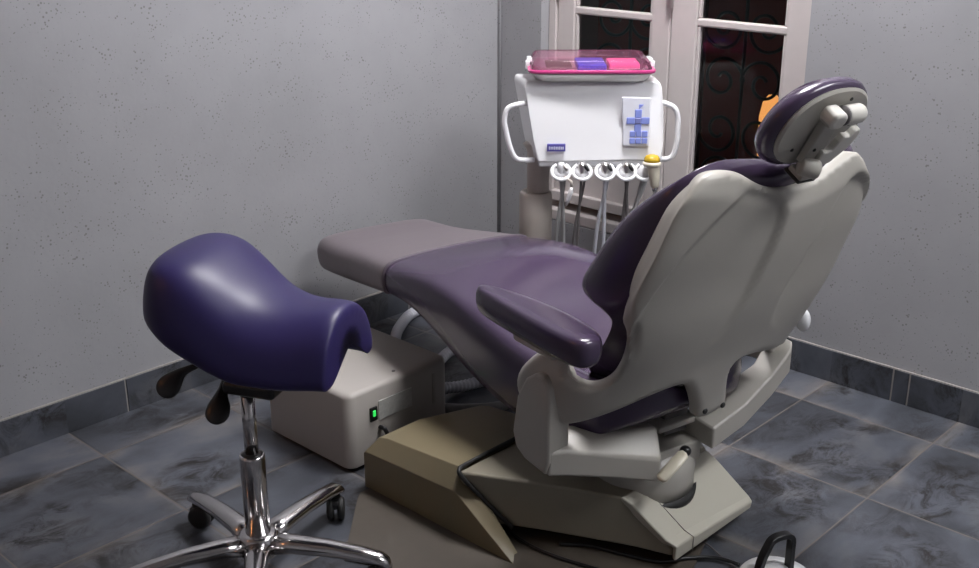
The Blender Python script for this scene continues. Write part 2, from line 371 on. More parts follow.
gk = tube(smoothpath([(BX+.0, .240, .171), (BX-.18, .240, .171), (BX-.32, .240, .170), (BX-.348, .237, .168), (-1.214, .226, .158), (-1.202, .200, .13), (-1.182, .155, .085), (-1.160, .112, .042)], 5), .0055, 8)
link('gasket', *gk, M['rubber'], chair)
plate = [(-1.26, .54), (-1.30, .507), (-1.475, .345), (-1.39, .16), (-1.29, -.10), (-1.0, -.27), (-.80, -.20), (-.60, .5)]
link('floor_plate', *prism(plate, lambda a, b, t: Vec((a, b, t)), 0, .006), M['mount'], chair, smooth=False)
link('swivel', *lathe(ch(-.165, -.025, .12), [(.122, 0), (.122, .040), (.124, .060), (.12, .08), (.105, .102), (.08, .115)], n=48), M['shell'], chair)
link('swivel_gap', *lathe(ch(-.165, -.025, .10), [(.129, 0), (.129, .027)], n=48), M['rubber'], chair)

# seat with leg rest
su = [1.205, 1.203, 1.19, 1.15, 1.03, .90, .67, .56, .47, .39, .31, .22, .115, 0, -.12, -.21, -.27, -.30]
zc = [.385, .396, .403, .406, .417, .436, .478, .505, .528, .538, .522, .485, .432, .402, .392, .40, .41, .41]
ze = [.383, .394, .400, .403, .412, .432, .470, .490, .504, .508, .502, .488, .468, .452, .442, .442, .44, .43]
sw = [.190, .200, .206, .209, .214, .222, .250, .256, .259, .261, .262, .262, .262, .26, .255, .235, .18, .10]
zb = [.310, .300, .297, .298, .314, .333, .377, .383, .368, .345, .318, .290, .270, .262, .265, .305, .345, .375]
def seat_ring(u, a, b, w, d, off=0):
    R = []; h = b - d
    r = min(.042, h*.48, w*.6)
    pts = [(0, d), (.55*w, d), (w-.030, d+.001), (w-.010, d+.006), (w-.003, d+.3*h), (w, b-r*.9), (w-r*.3, b-r*.3), (w-r, b-.002), (w-r*2.0, b-.25*(b-a)), (.45*w, a+.22*(b-a)), (0, a)]
    right = [(x + (off if x > .01 else 0)*min(1, x/(w*.5)), z + (off if k >= 6 else (-off if k <= 3 else 0))) for k, (x, z) in enumerate(pts)]
    left = [(-x, z) for x, z in right[1:-1]][::-1]
    return [ch(u, x, z) for x, z in right + left]
seat_rings = [seat_ring(*q) for q in zip(su, zc, ze, sw, zb)]
link('seat', *loft(seat_rings), M['purple'], chair, sub=2)
cu = [1.209, 1.206, 1.19, 1.15, 1.03, .97, .90, .82, .74, .68, .668]
def q(T_, u): return lerp(-u, [-x for x in su], T_)
cr = [seat_ring(u, q(zc, u) + .0015*random.uniform(-1, 1), q(ze, u), q(sw, u), q(zb, u), .004) for u in cu]
fc = link('leg_rest_cover', *loft(cr), M['sheet'], chair, sub=2, label='dull mauve protective sheet over the foot end')
link('cover_hem', *loft([seat_ring(u, q(zc, u), q(ze, u), q(sw, u), q(zb, u), k) for u, k in ((.684, .003), (.681, .0056), (.673, .0056), (.668, .003))]), M['hem'], fc, sub=2)

# back shell: a surface u(theta, z), outline closed over it
ZS = [.30, .45, .55, .65, .78, .88, .95, 1.0]
UC = [-.325, -.36, -.39, -.42, -.46, -.485, -.50, -.51]
WW = [.34, .34, .328, .31, .295, .275, .253, .245]
AA = [.21, .17, .10, .07, .045, .04, .035, .035]
V0 = [.01, .012, .02, .028, .037, .042, .045, .047]
def spl(z, Tt):                              # smooth table look-up
    n = len(ZS)
    i = max(0, min(n-2, next((k for k in range(n-1) if z <= ZS[k+1]), n-2)))
    t = (z-ZS[i])/(ZS[i+1]-ZS[i])
    def sl(k):
        if k == 0: return (Tt[1]-Tt[0])/(ZS[1]-ZS[0])
        if k == n-1: return (Tt[-1]-Tt[-2])/(ZS[-1]-ZS[-2])
        return (Tt[k+1]-Tt[k-1])/(ZS[k+1]-ZS[k-1])
    h = ZS[i+1]-ZS[i]; m0, m1 = sl(i)*h, sl(i+1)*h
    return (2*t**3-3*t*t+1)*Tt[i] + (t**3-2*t*t+t)*m0 + (-2*t**3+3*t*t)*Tt[i+1] + (t**3-t*t)*m1
def shell_pt(th, z, inward=0):               # th in degrees
    a = radians(th); c = max(-pi/2, min(pi/2, a)); w = spl(z, WW) - inward; aa = spl(z, AA)
    return ch(spl(z, UC) + inward + aa*(1-cos(c)) + w*(abs(a)-abs(c)), spl(z, V0) + w*sin(c), z)
half = [(0, .897), (10, .902), (20, .914), (34, .938), (44, .949), (56, .954), (70, .953), (82, .945), (90, .928), (94.5, .895), (95.5, .845), (95.5, .776), (94, .735), (90, .696),
        (80, .652), (68, .622), (59, .574), (54.5, .522), (54.6, .494), (59, .478), (66, .477), (78, .490), (90, .505), (93.5, .528), (94, .556), (100, .556), (105, .556), (107, .53), (108, .50), (107, .44), (103, .40), (96, .382),
        (79, .374), (67.6, .368), (55.6, .386), (43, .414), (31.5, .442), (21.8, .458), (16, .456), (11.5, .426), (8, .39), (6.5, .364), (4.5, .354), (0, .352)]
def dens(L, n=3):
    P = [Vec((a, b, 0)) for a, b in L]
    return [(p.x, p.y) for p in smoothpath(P, n)]
hp = dens(half)
ri = half.index((96, .382))
halfR = [(0, .897), (10, .902), (20, .914), (34, .937), (45, .946), (55, .926), (64, .896), (73, .858), (81, .818), (88, .775), (91, .735), (88, .696)] + half[half.index((80, .652)):ri-2] + [(104, .44), (98, .425), (85, .42), (70, .425), (57, .437), (46, .450), (35, .463), (22, .480), (14, .488), (8.5, .487), (5.4, .474), (5, .45), (6.7, .41), (8.2, .375), (6, .360), (0, .352)]
hpR = dens(halfR)
outline = hpR + [(-a, b) for a, b in hp[1:-1]][::-1]
KX = 1/180.0                                 # scale theta so both axes have like size
def fill(outl, step, depth):
    B = [Vec((a*KX, b)) for a, b in outl]; n = len(B)
    def inside(p):
        c = False; j = n-1
        for i in range(n):
            if (B[i].y > p.y) != (B[j].y > p.y) and p.x < (B[j].x-B[i].x)*(p.y-B[i].y)/(B[j].y-B[i].y)+B[i].x: c = not c
            j = i
        return c
    def dist(p):
        m = 9
        for i in range(n):
            a, b = B[i], B[(i+1) % n]; ab = b-a
            t = max(0, min(1, (p-a).dot(ab)/(ab.dot(ab)+1e-12))); m = min(m, (a+ab*t-p).length)
        return m
    xs = [v.x for v in B]; ys = [v.y for v in B]; P = list(B)
    y = min(ys); r = 0
    while y < max(ys):
        x = -math.ceil(-min(xs)/step)*step + (step/2 if r % 2 else 0)
        while x < max(xs):
            p = Vec((x, y))
            if inside(p) and dist(p) > step*.45: P.append(p)
            x += step
        y += step*.9; r += 1
    vs, es, fs, *_ = delaunay_2d_cdt(P, [(i, (i+1) % n) for i in range(n)], [], 1, 1e-6)
    return [(v.x/KX, v.y) for v in vs], [list(t) for t in fs], dist
pan = [(3, .80), (3.5, .855), (9, .885), (20, .908), (31, .916), (38, .892), (50, .836), (60, .775), (66, .70), (66, .63), (48, .53), (30, .52), (12, .56), (5, .70)]
def panel(P): return [(p.x, p.y) for p in smoothpath([Vec((a, b, 0)) for a, b in P + P[:1]], 3)][:-1]
panR = panel([(13, .66), (18, .738), (24.5, .822), (31, .882), (39, .905), (50, .898), (62, .87), (76, .825), (92, .78), (95, .70), (80, .60), (60, .54), (34, .52), (16, .57)])
pan = panel(pan)
def pan_in(th, z):
    Bq = panR if th > 0 else pan; th = abs(th); n = len(Bq); ins = False; j = n-1; m = 9
    for i in range(n):
        if (Bq[i][1] > z) != (Bq[j][1] > z) and th < (Bq[j][0]-Bq[i][0])*(z-Bq[i][1])/(Bq[j][1]-Bq[i][1])+Bq[i][0]: ins = not ins
        a, b = Vec((Bq[i][0]*KX, Bq[i][1])), Vec((Bq[j][0]*KX, Bq[j][1])); p = Vec((th*KX, z)); ab = b-a
        t = max(0, min(1, (p-a).dot(ab)/(ab.dot(ab)+1e-12))); m = min(m, (a+ab*t-p).length); j = i
    return m if ins else -m
P2, F2, dist = fill(outline, .0100, 0)
hl = half.index((94, .556))
ul = [Vec((a*KX, b)) for a, b in [(-p, q) for p, q in hp[:3*hl+1]][::-1] + hpR[1:3*halfR.index((94, .556))+1]]
def dist_up(p):
    m = 9
    for a, b in zip(ul, ul[1:]):
        ab = b-a; t = max(0, min(1, (p-a).dot(ab)/(ab.dot(ab)+1e-12))); m = min(m, (a+ab*t-p).length)
    return m
sv = []
for th, z in P2:
    e = dist(Vec((th*KX, z)))
    dep = .013*(1-sst(.0, .016, e))           # rolled edge
    dep = .008*(1-sst(.0, .010, e)) - .012*sst(.006, .042, dist_up(Vec((th*KX, z))))*sst(.50, .66, z)
    dd = max(pan_in(th, z), -1)
    dep += .013*sst(-.001, .013, dd)*sst(.50, .74, z)
    sv.append(shell_pt(th, z, dep))
# thickness: an inner skin and a rim
n0 = len(sv); m0 = len(outline)
inner = [shell_pt(th, z, .030) for th, z in P2]
bidx = {}
for i, (a, b) in enumerate(P2): bidx.setdefault((round(a, 3), round(b, 4)), i)
order = [bidx.get((round(a, 3), round(b, 4))) for a, b in outline]
order = [i for i in order if i is not None]
sf = [f for f in F2] + [[i+n0 for i in f[::-1]] for f in F2]
for k in range(len(order)):
    a, b = order[k], order[(k+1) % len(order)]
    if a != b: sf.append([a, b, b+n0, a+n0])
back = link('back_shell', sv + inner, sf, M['shell'], chair, smooth=True, sharp=60)
for th, z in ((-3.5, .372), (5.5, .372)):
    pc_ = shell_pt(th, z, -.001)
    link('hinge_pin', *ell(pc_, (U, V, EZ), (.004, .007, .007), 12, 8), M['rubber'], back)
link('pivot_cap', *ell(ch(-.325, .300, .512), (U, V, EZ), (.020, .014, .028)), M['white'], chair, label='white cap on the right arm pivot')

# back cushion
bz = [.40, .46, .54, .60, .628, .645, .665, .70, .76, .83, .90, .940, .961, .970]
bw = [.17, .215, .245, .265, .275, .285, .292, .294, .292, .282, .268, .245, .20, .13]
buf = [-.325, -.31, -.305, -.305, -.300, -.205, -.178, -.195, -.235, -.275, -.352, -.405, -.430, -.455]
rings = []
for z, w, uf in zip(bz, bw, buf):
    uc, aa, v0 = spl(z, UC), spl(z, AA), spl(z, V0)
    ws = spl(z, WW)
    inn = .030
    R = []
    for th in (-88, -66, -44, -22, 0, 22, 44, 66, 88):
        s = sin(radians(th)); R.append((uc + inn + aa*(1-cos(radians(th))), v0 + (w-.012)*s))
    ue = uc + inn + aa
    um = min(uf-.01, uc + .115) if z < .9 else uc+.085
    um = max(um, uc+.07)
    uf_ = max(uf, ue+.02)
    R += [(ue*.55+uf_*.45, v0+w), (uf_-.012, v0+w-.006), (uf_, v0+w-.03), (uf_*.55+um*.45, v0+w*.68), (um+.005, v0+w*.34), (um, v0)]
    R += [(um+.005, v0-w*.34), (uf_*.55+um*.45, v0-w*.68), (uf_, v0-w+.03), (uf_-.012, v0-w+.006), (ue*.55+uf_*.45, v0-w)]
    rings.append([ch(a, b, z - .048*sst(.88, .965, z)*max(0, 1-((b-v0)/w)**2)) for a, b in R])
link('back_cushion', *loft(rings), M['purple'], chair, sub=2)

# headrest: local axes hv across, hw up along the pad, hn out of its back
HC = ch(-.542, .035, 1.031); be = radians(30)
hv = V; hw = (U*(-sin(be)) + EZ*cos(be)); hn = (U*(-cos(be)) - EZ*sin(be))
def hd(v, w, n): return HC + hv*v + hw*w + (hn if n > 0 else (hn*.3 - U*.55))*n
def sup(a, b, n, e=2.15, k=48):
    return [hd(a*math.copysign(abs(cos(t))**(2/e), cos(t)), b*math.copysign(abs(sin(t))**(2/e), sin(t)), n) for t in [2*pi*i/k for i in range(k)]]
hr = link('headrest_cushion', *loft([sup(a, b, n) for a, b, n in ((.103, .084, -.005), (.115, .096, -.010), (.121, .102, -.024), (.121, .102, -.040), (.110, .092, -.062), (.083, .067, -.076), (.042, .032, -.08))]), M['purple'], chair)
hp_ = link('headrest_plate', *loft([sup(a, b, n) for a, b, n in ((.105, .086, -.012), (.109, .090, -.001), (.104, .085, .004), (.05, .04, .006), (.01, .01, .006))]), M['shell'], chair, smooth=True, sharp=40)
for a, b in ((.03, .065), (-.055, -.045), (.07, .0)):
    link('screw', *ell(hd(a, b, .005), (hv, hw, hn), (.004, .004, .003), 10, 6), M['rubber'], hp_)
wedge = [(-.056, .050), (-.050, .070), (-.026, .070), (-.012, .063), (-.012, .042), (-.026, .032), (-.048, .036)]
link('knob_handle', *prism(wedge, lambda a, b, t: hd(a, b, t), .012, .048), M['cream'], chair, bevel=.009)
link('knob_collar', *lathe(hd(-.012, .052, .030), [(.0185, 0), (.0185, .006)], ax=hv), M['hosedark'], chair)
link('knob_end', *lathe(hd(-.007, .052, .030), [(.017, 0), (.0185, .006), (.0185, .042), (.015, .049)], ax=hv), M['cream'], chair)
arm_ = loft([[hd(x, .038, .008) for x in (-.034, .006)] + [hd(x, .038, .026) for x in (.006, -.034)], [hd(x, -.068, .008) for x in (-.034, .012)] + [hd(x, -.068, .026) for x in (.012, -.034)]])
link('headrest_arm', *arm_, M['shell'], chair, smooth=False, bevel=.004)
lat = [(.006, -.072), (.046, -.060), (.074, -.026), (.082, .006), (.076, .020), (.064, .016), (.056, .004), (.042, .006), (.034, -.006), (.029, -.026), (.016, -.030), (.006, -.026)]; lat = [(p-.010, q-.006) for p, q in lat]
link('headrest_bracket', *prism(lat, lambda a, b, t: hd(a, b, t), .020, .036), M['cream'], chair, smooth=False, bevel=.004)
for x in (-.022, .0): link('arm_bolt', *ell(hd(x, -.032 if x < -.02 else -.050, .026), (hv, hw, hn), (.004, .004, .003), 10, 6), M['rubber'], chair)
link('headrest_pivot', *lathe(hd(-.034, -.070, .024), [(.016, 0), (.019, .004), (.019, .034), (.016, .038)], ax=hv*.75+hn*.5), M['shell'], chair)
link('pivot_seat', *box(hd(-.006, -.094, .020), (.044, .014, .038), (hv, hw, hn)), M['shell'], chair, bevel=.004)
link('pivot_gasket', *box(hd(-.006, -.103, .018), (.050, .008, .044), (hv, hw, hn)), M['rubber'], chair, bevel=.004)

# left armrest and its support
al = [(-.358, -.342), (-.352, -.312), (-.32, -.290), (-.22, -.276), (-.08, -.290), (.02, -.322), (.048, -.34), (.045, -.358), (.01, -.37), (-.1, -.376), (-.25, -.382), (-.328, -.378), (-.353, -.365)]
ac = Vec((-.16, -.338))
def ar(s, z): return [ch(ac.x + (a-ac.x)*(1-(1-s)*.25) , ac.y + (b-ac.y)*s, z + .018*(a+.16)*0) for a, b in al]
arm = link('armrest', *loft([ar(.55, .556), ar(.86, .560), ar(1.0, .578), ar(1.0, .602), ar(.90, .619), ar(.55, .624)]), M['purple'], chair, sub=2)
link('armrest_support', *box(ch(-.17, -.338, .548), (.14, .035, .022), (U, V, EZ)), M['shell'], chair, bevel=.006)
link('armrest_screw', *ell(ch(-.262, -.338, .548), (U, V, EZ), (.007, .007, .008), 10, 6), M['rubber'], chair)

# yoke: two posts joined behind by beams
def qring(v, uo, ui, z0, z1): return [ch(uo, v, z0), ch(uo, v, z1), ch(ui, v, z1+.004), ch(ui, v, z0)]
post = [(-.165, .480), (-.192, .480), (-.210, .462), (-.214, .43), (-.214, .285), (-.206, .252), (-.13, .258), (-.095, .275), (-.082, .31), (-.098, .40), (-.13, .455)]
yl = G().add(prism(post, lambda p, q, t: ch(p, t, q), -.342, -.282))
def bring(v, uo, ui, z0, z1, z2): return [ch(uo, v, z0), ch(uo, v, z1), ch(ui-.008, v+.025, z2), ch(ui+.03, v+.025, z2), ch(ui+.03, v+.02, z0+.01)]
yl.add(loft([bring(-.338, -.213, -.15, .250, .310, .322), bring(-.30, -.226, -.175, .246, .308, .330), bring(-.20, -.266, -.218, .228, .286, .322), bring(-.11, -.302, -.250, .208, .266, .318), bring(-.096, -.307, -.255, .205, .263, .316)]))
link('yoke_arm', yl.v, yl.f, M['shell'], chair, smooth=True, sharp=35, bevel=.008, seg=3)
yr = G().add(loft([qring(.060, -.304, -.205, .238, .293), qring(.16, -.302, -.21, .268, .325), qring(.26, -.290, -.225, .315, .372), qring(.33, -.276, -.20, .352, .412), qring(.352, -.258, -.17, .37, .425)]))
yr.add(prism([(a+.0, b) for a, b in ((-.24, .44), (-.24, .37), (-.12, .36), (-.09, .40), (-.12, .47), (-.18, .48))], lambda p, q, t: ch(p, t, q), .30, .355))
link('yoke_arm', yr.v, yr.f, M['shell'], chair, smooth=True, sharp=35, bevel=.006, seg=3)
link('arm_hub', *lathe(ch(-.165, -.262, .448), [(.046, 0), (.056, .006), (.056, .024), (.05, .028)], ax=-V), M['shell'], chair)
link('yoke_block', *box(ch(-.215, .0, .22), (.09, .14, .05), (U, V, EZ)), M['shell'], chair, bevel=.006)
link('tilt_link', *box(ch(-.225, .0, .295), (.05, .11, .014), (U, V, EZ)), M['shell'], chair, bevel=.004)
link('tilt_post', *box(ch(-.20, .02, .31), (.05, .07, .10), (U, V, EZ)), M['hosedark'], chair, bevel=.005)
link('release_bolt', *ell(ch(-.315, -.035, .270), (U, V, EZ), (.014, .013, .012), 14, 8), M['black'], chair)
a, b = ch(-.335, -.062, .278), ch(-.337, -.124, .238)
dv = (b-a).normalized(); sv_ = Vec((dv.y, -dv.x, 0)).normalized()
lever = loft([[a + dv*t + sv_*(w*cos(x)) + dv.cross(sv_)*(.007*sin(x)) for x in [2*pi*i/12 for i in range(12)]] for t, w in ((-.006, .008), (0, .016), (.04, .017), (.072, .016), (.078, .008))])
link('release_lever', *lever, M['ivory'], chair)

# ------------------------------------------------------------------ delivery unit
Q = Vec((-.151, .696, 0)); RT = Vec((sin(.754), -cos(.754), 0)); NN = Vec((-cos(.754), -sin(.754), 0))
def un(x, n, z): return Q + RT*x + NN*n + EZ*z
UA = (RT, NN, EZ)
unit = empty('delivery_unit', un(-.163, -.09, 0), 'white dental delivery unit on a beige column by the window', 'dental unit')
front = [(-.169, .0, .632), (.214, .0, .640), (.214, .012, .70), (.210, .010, .80), (.205, -.012, .862), (.200, -.035, .877), (-.207, -.035, .880), (-.212, -.012, .864), (-.200, .010, .80), (-.183, .012, .70)]
backr = [(x-(.030 if x < 0 else .004), -.19, z*.97+.022) for x, n, z in front]
link('cabinet', *loft([[un(*p) for p in front], [un(p[0]-(.012 if p[0] < 0 else 0), p[1]*.5-.09, p[2]) for p in front], [un(*p) for p in backr]]), M['white'], unit, smooth=True, sharp=40, bevel=.007)
link('underside', *box(un(.02, -.045, .628), (.375, .085, .022), UA), M['whiteg'], unit, bevel=.006)
link('handle', *tube(smoothpath([un(-.185, -.03, .812), un(-.225, -.015, .812), un(-.262, -.01, .800), un(-.273, -.01, .765), un(-.268, -.01, .73), un(-.254, -.01, .675), un(-.232, -.015, .640), un(-.18, -.03, .634)]), .0085, 12), M['white'], unit)
link('handle', *tube(smoothpath([un(.19, -.03, .815), un(.212, -.02, .815), un(.243, -.01, .803), un(.257, -.01, .775), un(.259, -.01, .73), un(.258, -.01, .69), un(.243, -.015, .645), un(.19, -.03, .636)]), .0085, 12), M['white'], unit)
kp = link('control_panel', *prism([(.082, .838), (.168, .836), (.171, .686), (.090, .688)], lambda a, b, t: un(a, t, b), .004, .0128), M['bluep'], unit, smooth=False, bevel=.003)
cx, cz = .133, .766
for dx, dz, w, h in ((0, .022, .021, .026), (0, -.022, .021, .026), (-.022, 0, .026, .021), (.022, 0, .026, .021)):
    link('button', *box(un(cx+dx, .0135, cz+dz), (w, .005, h), UA), M['blueb'], kp, bevel=.004)
link('button', *box(un(cx, .0145, cz), (.018, .006, .018), UA), M['navy2'], kp, bevel=.004)
for r in range(2):
    for c in range(3): link('button', *box(un(cx-.018+.0185*c+.003, .0135, .7255-.0215*r), (.017, .005, .018), UA), M['blueb'], kp, bevel=.002)
link('logo', *prism([(.134, .816), (.148, .816), (.134, .801)], lambda a, b, t: un(a, t, b), .0125, .015), M['blueb'], kp, smooth=False)
bd = link('name_badge', *box(un(-.114, .012, .683), (.056, .008, .023), UA), M['navy'], unit, bevel=.001)
lg = G()
for i in range(9): lg.add(box(un(-.135+.0052*i, .0166, .682), (.0038, .001, .0085 if i % 3 else .0095), UA))
link('badge_lettering', lg.v, lg.f, M['letter'], bd, smooth=False)
HX = (-.099, -.035, .036, .101, .156)
hx_, hy_, hz_ = RT, (EZ*.80 - NN*.60), (NN*.80 + EZ*.60)      # holder rings lean towards the user
for x in HX:
    c_ = un(x, .034, .612)
    ho = link('handpiece_holder', *tube([c_ + hx_*(.0285*cos(t)) + hy_*(.026*sin(t)) for t in [radians(120 + 300*i/24) for i in range(25)]], .0058, 8), M['white'], unit)
    link('holder_cup', *loft([[c_ + hx_*(r_*cos(t)) + hy_*(r_*.92*sin(t)) + hz_*k_ for t in [2*pi*i/20 for i in range(20)]] for r_, k_ in ((.026, 0), (.023, -.012), (.012, -.016), (.002, -.016))]), M['whiteg'], ho)
link('upper_column', *lathe(un(-.163, -.10, .48), [(.036, 0), (.036, .165), (.05, .19)], n=28), M['column'], unit)
link('lower_column', *lathe(un(-.170, -.10, .05), [(.053, 0), (.053, .45), (.050, .462), (.045, .466), (.037, .464)], n=28), M['column'], unit)
link('column_foot', *lathe(un(-.170, -.10, 0), [(.15, 0), (.15, .03), (.13, .045), (.06, .055)], n=36), M['column'], unit)

# hoses with handpieces in the holders
HL = ['first from the left, next to the column', 'second from the left', 'middle of the five', 'fourth from the left, beside the curing light', 'rightmost, behind the curing light']
cols = ['hosegrey', 'hosedark', 'hosegrey', 'hosedark', 'hosegrey']
for i, x in enumerate(HX):
    kind = 'air_water_syringe' if i == 0 else ('curing_light' if i == 4 else 'dental_handpiece')
    lab = {0: 'slim syringe with a shiny metal tip hanging below the leftmost holder', 1: 'handpiece on a dark thin hose in the second holder from the left',
           2: 'handpiece on a pale grey hose in the middle holder', 3: 'handpiece on dark hose in the fourth holder, left of the curing light', 4: 'ivory curing light with an amber cap in the rightmost holder'}[i]
    h = empty(kind, un(x, .03, .60), lab, 'dental instrument', 'instruments hanging from the delivery unit')
    if i < 4:
        link('body', *lathe(un(x, .028, .585), [(.006, 0), (.010, .01), (.012, .035), (.0125, .045), (.008, .055)]), M['steel'] if i else M['whiteg'], h)
        link('nozzle', *tube([un(x+.004, .03, .632), un(x+.012, .034, .628), un(x+.019, .046, .618)], [.006, .007, .004], 10), M['black'] if i else M['steel'], h)
    if i == 0:
        link('neck', *tube([un(x+.008, .045, .60), un(x+.03, .05, .585), un(x+.033, .052, .568)], [.004, .0055, .005], 10), M['column'], h)
        link('tip', *tube([un(x+.033, .052, .570), un(x+.030, .053, .555), un(x+.022, .054, .53), un(x+.017, .055, .51)], [.004, .0085, .0075, .003], 10), M['silver'], h)
    if i == 4:
        link('body', *tube([un(.178, .05, .65), un(.180, .05, .64), un(.186, .052, .60), un(.188, .052, .575), un(.189, .052, .568)], [.019, .021, .0165, .014, .010], 16), M['ivory'], h)
        link('collar', *lathe(un(.176, .05, .636), [(.026, 0), (.028, .004), (.028, .010), (.025, .013)]), M['ivory'], h)
        link('cap', *lathe(un(.176, .05, .648), [(.025, 0), (.024, .010), (.019, .018), (.008, .022)]), M['yellow'], h, label='translucent amber cap')
        link('tip', *tube([un(.188, .052, .572), un(.189, .052, .56), un(.191, .052, .543)], [.010, .009, .004], 12), M['chrome'], h)
    dx = (.012, -.006, .004, .012, -.03)[i]; dx2 = (-.012, -.02, -.02, -.004, -.05)[i]
    pts = [un(x, .028, .60), un(x+dx*.4, .026, .54), un(x+dx, .02, .42), un(x+dx, .01, .27), un(x+dx*.5+dx2*.5, -.01, .20), un(x+dx2, -.03, .27), un(x+dx2*.8+.006, -.04, .42), un(x+.014, -.045, .55), un(x+.016, -.045, .622)]
    link('hose', *tube(smoothpath(pts, 8), (.0062, .0042, .0062, .0055, .0062)[i], 10), M[cols[i]] if i != 2 else M['hosewhite'], h)

# tray with pink lid on top of the unit
def rr_(hx, hy, z, cx=-.01, cy=-.105, r=.03, k=6):
    L_ = []
    for sx, sy, a0 in ((1, 1, 0), (-1, 1, pi/2), (-1, -1, pi), (1, -1, 3*pi/2)):
        for j in range(k+1):
            t = a0 + pi/2*j/k; L_.append(un(cx + sx*(hx-r) + r*cos(t), cy + sy*(hy-r) + r*sin(t), z))
    return L_
ZT = .8805
tray = tag(link('instrument_tray', *loft([rr_(.158, .092, ZT), rr_(.165, .10, ZT+.002), rr_(.178, .112, ZT+.018), rr_(.186, .118, ZT+.024), rr_(.186, .118, ZT+.027), rr_(.176, .110, ZT+.026), rr_(.160, .096, ZT+.004)]), M['steel'], smooth=True, sharp=45), 'shallow stainless steel tray lying on top of the white unit', 'tray')
lid = empty('tray_lid', un(-.01, -.105, ZT+.027), 'clear pink plastic lid with white clips covering the steel tray', 'lid')
link('lid_rim', *loft([rr_(.190, .121, ZT+.0275), rr_(.193, .124, ZT+.031), rr_(.193, .124, ZT+.036), rr_(.184, .115, ZT+.038), rr_(.182, .113, ZT+.0275), rr_(.190, .121, ZT+.0275)], cap=False), M['pinkrim'], lid, smooth=True, sharp=40)
link('lid_dome', *loft([rr_(.184, .115, ZT+.038), rr_(.174, .106, ZT+.062), rr_(.168, .10, ZT+.068), rr_(.05, .04, ZT+.070)]), M['pinklid'], lid, smooth=True, sharp=50)
for s in (-1, 1):
    cl = link('clip', *box(un(-.01+s*.186, -.115, ZT+.052), (.016, .05, .014), UA), M['white'], lid, bevel=.004)
    link('clip_catch', *box(un(-.01+s*.192, -.085, ZT+.040), (.014, .022, .026), UA), M['white'], cl, bevel=.004)
def pack(name, x0, x1, y0, y1, z0, h, mat, lab):
    g_ = loft([[un(x, y, z0) for x, y in ((x0, y0), (x1, y0), (x1, y1), (x0, y1))], [un(x, y, z0+h) for x, y in ((x0+.004, y0+.004), (x1-.004, y0+.004), (x1-.004, y1-.004), (x0+.004, y1-.004))]])
    tag(link(name, *g_, mat, bevel=.003), lab, 'packet', 'wrapped packets in the tray')
pack('wrapped_packet', -.055, .04, -.18, -.03, ZT+.006, .042, M['blue'], 'deep blue wrapped packet under the pink tray lid')
pack('wrapped_packet', .045, .145, -.185, -.06, ZT+.006, .040, M['pink'], 'bright pink packet right of the blue packet in the tray')
pack('wrapped_packet', .045, .14, -.055, -.015, ZT+.006, .03, M['paleblue'], 'pale blue strip packet at the front right of the tray')
pack('wrapped_packet', -.15, -.062, -.18, -.03, ZT+.006, .034, M['mount'], 'greyish brown packet at the left end of the tray')

# ------------------------------------------------------------------ suction box
sx0, sx1, sy0, sy1, sh = -1.211, -.848, .634, .99, .222
sb = empty('suction_box', (sx0+.16, .82, 0), 'beige metal box with a green lit switch on the floor behind the stool', 'equipment box')
def rrect(x0, x1, y0, y1, z, r, k=5):
    L_ = []
    for cx_, cy_, a0 in ((x1-r, y1-r, 0), (x0+r, y1-r, pi/2), (x0+r, y0+r, pi), (x1-r, y0+r, 3*pi/2)):
        for j in range(k+1): t = a0+pi/2*j/k; L_.append(Vec((cx_+r*cos(t), cy_+r*sin(t), z)))
    return L_
link('case', *loft([rrect(sx0, sx1, sy0, sy1, .012, .026), rrect(sx0, sx1, sy0, sy1, sh-.012, .026), rrect(sx0+.004, sx1-.004, sy0+.004, sy1-.004, sh-.004, .026), rrect(sx0+.012, sx1-.012, sy0+.012, sy1-.012, sh, .024)]), M['box'], sb, smooth=True, sharp=40)
for x, y in ((sx0+.04, sy0+.04), (sx1-.04, sy0+.04), (sx0+.04, sy1-.04), (sx1-.04, sy1-.04)):
    link('foot', *lathe((x, y, 0), [(.014, 0), (.016, .013)]), M['rubber'], sb)
link('label_plate', *mm((-1.108, sy0-.002, .122), (-.99, sy0+.003, .176)), M['label'], sb, smooth=False)
swh = link('switch_housing', *mm((-1.139, sy0-.004, .126), (-1.114, sy0+.003, .166)), M['black'], sb, bevel=.002)
link('rocker', *mm((-1.131, sy0-.007, .140), (-1.122, sy0, .157)), M['green'], swh, bevel=.002, label='rocker lit green')
link('vent_label', *mm((-.912, sy0-.001, .10), (-.902, sy0+.003, .19)), M['box'], sb, smooth=False)
for x, y in ((-1.02, .67), (-.92, .93)): link('screw', *lathe((x, y, sh-.002), [(.005, 0), (.005, .0035), (.003, .0045)], n=12), M['hosedark'], sb)
link('power_cord', *tube(smoothpath([(-1.105, sy0+.002, .10), (-1.103, sy0-.018, .098), (-1.097, sy0-.022, .07), (-1.10, sy0-.016, .03), (-1.06, sy0-.02, .009), (-.98, sy0-.015, .008)]), .006, 10), M['black'], sb)

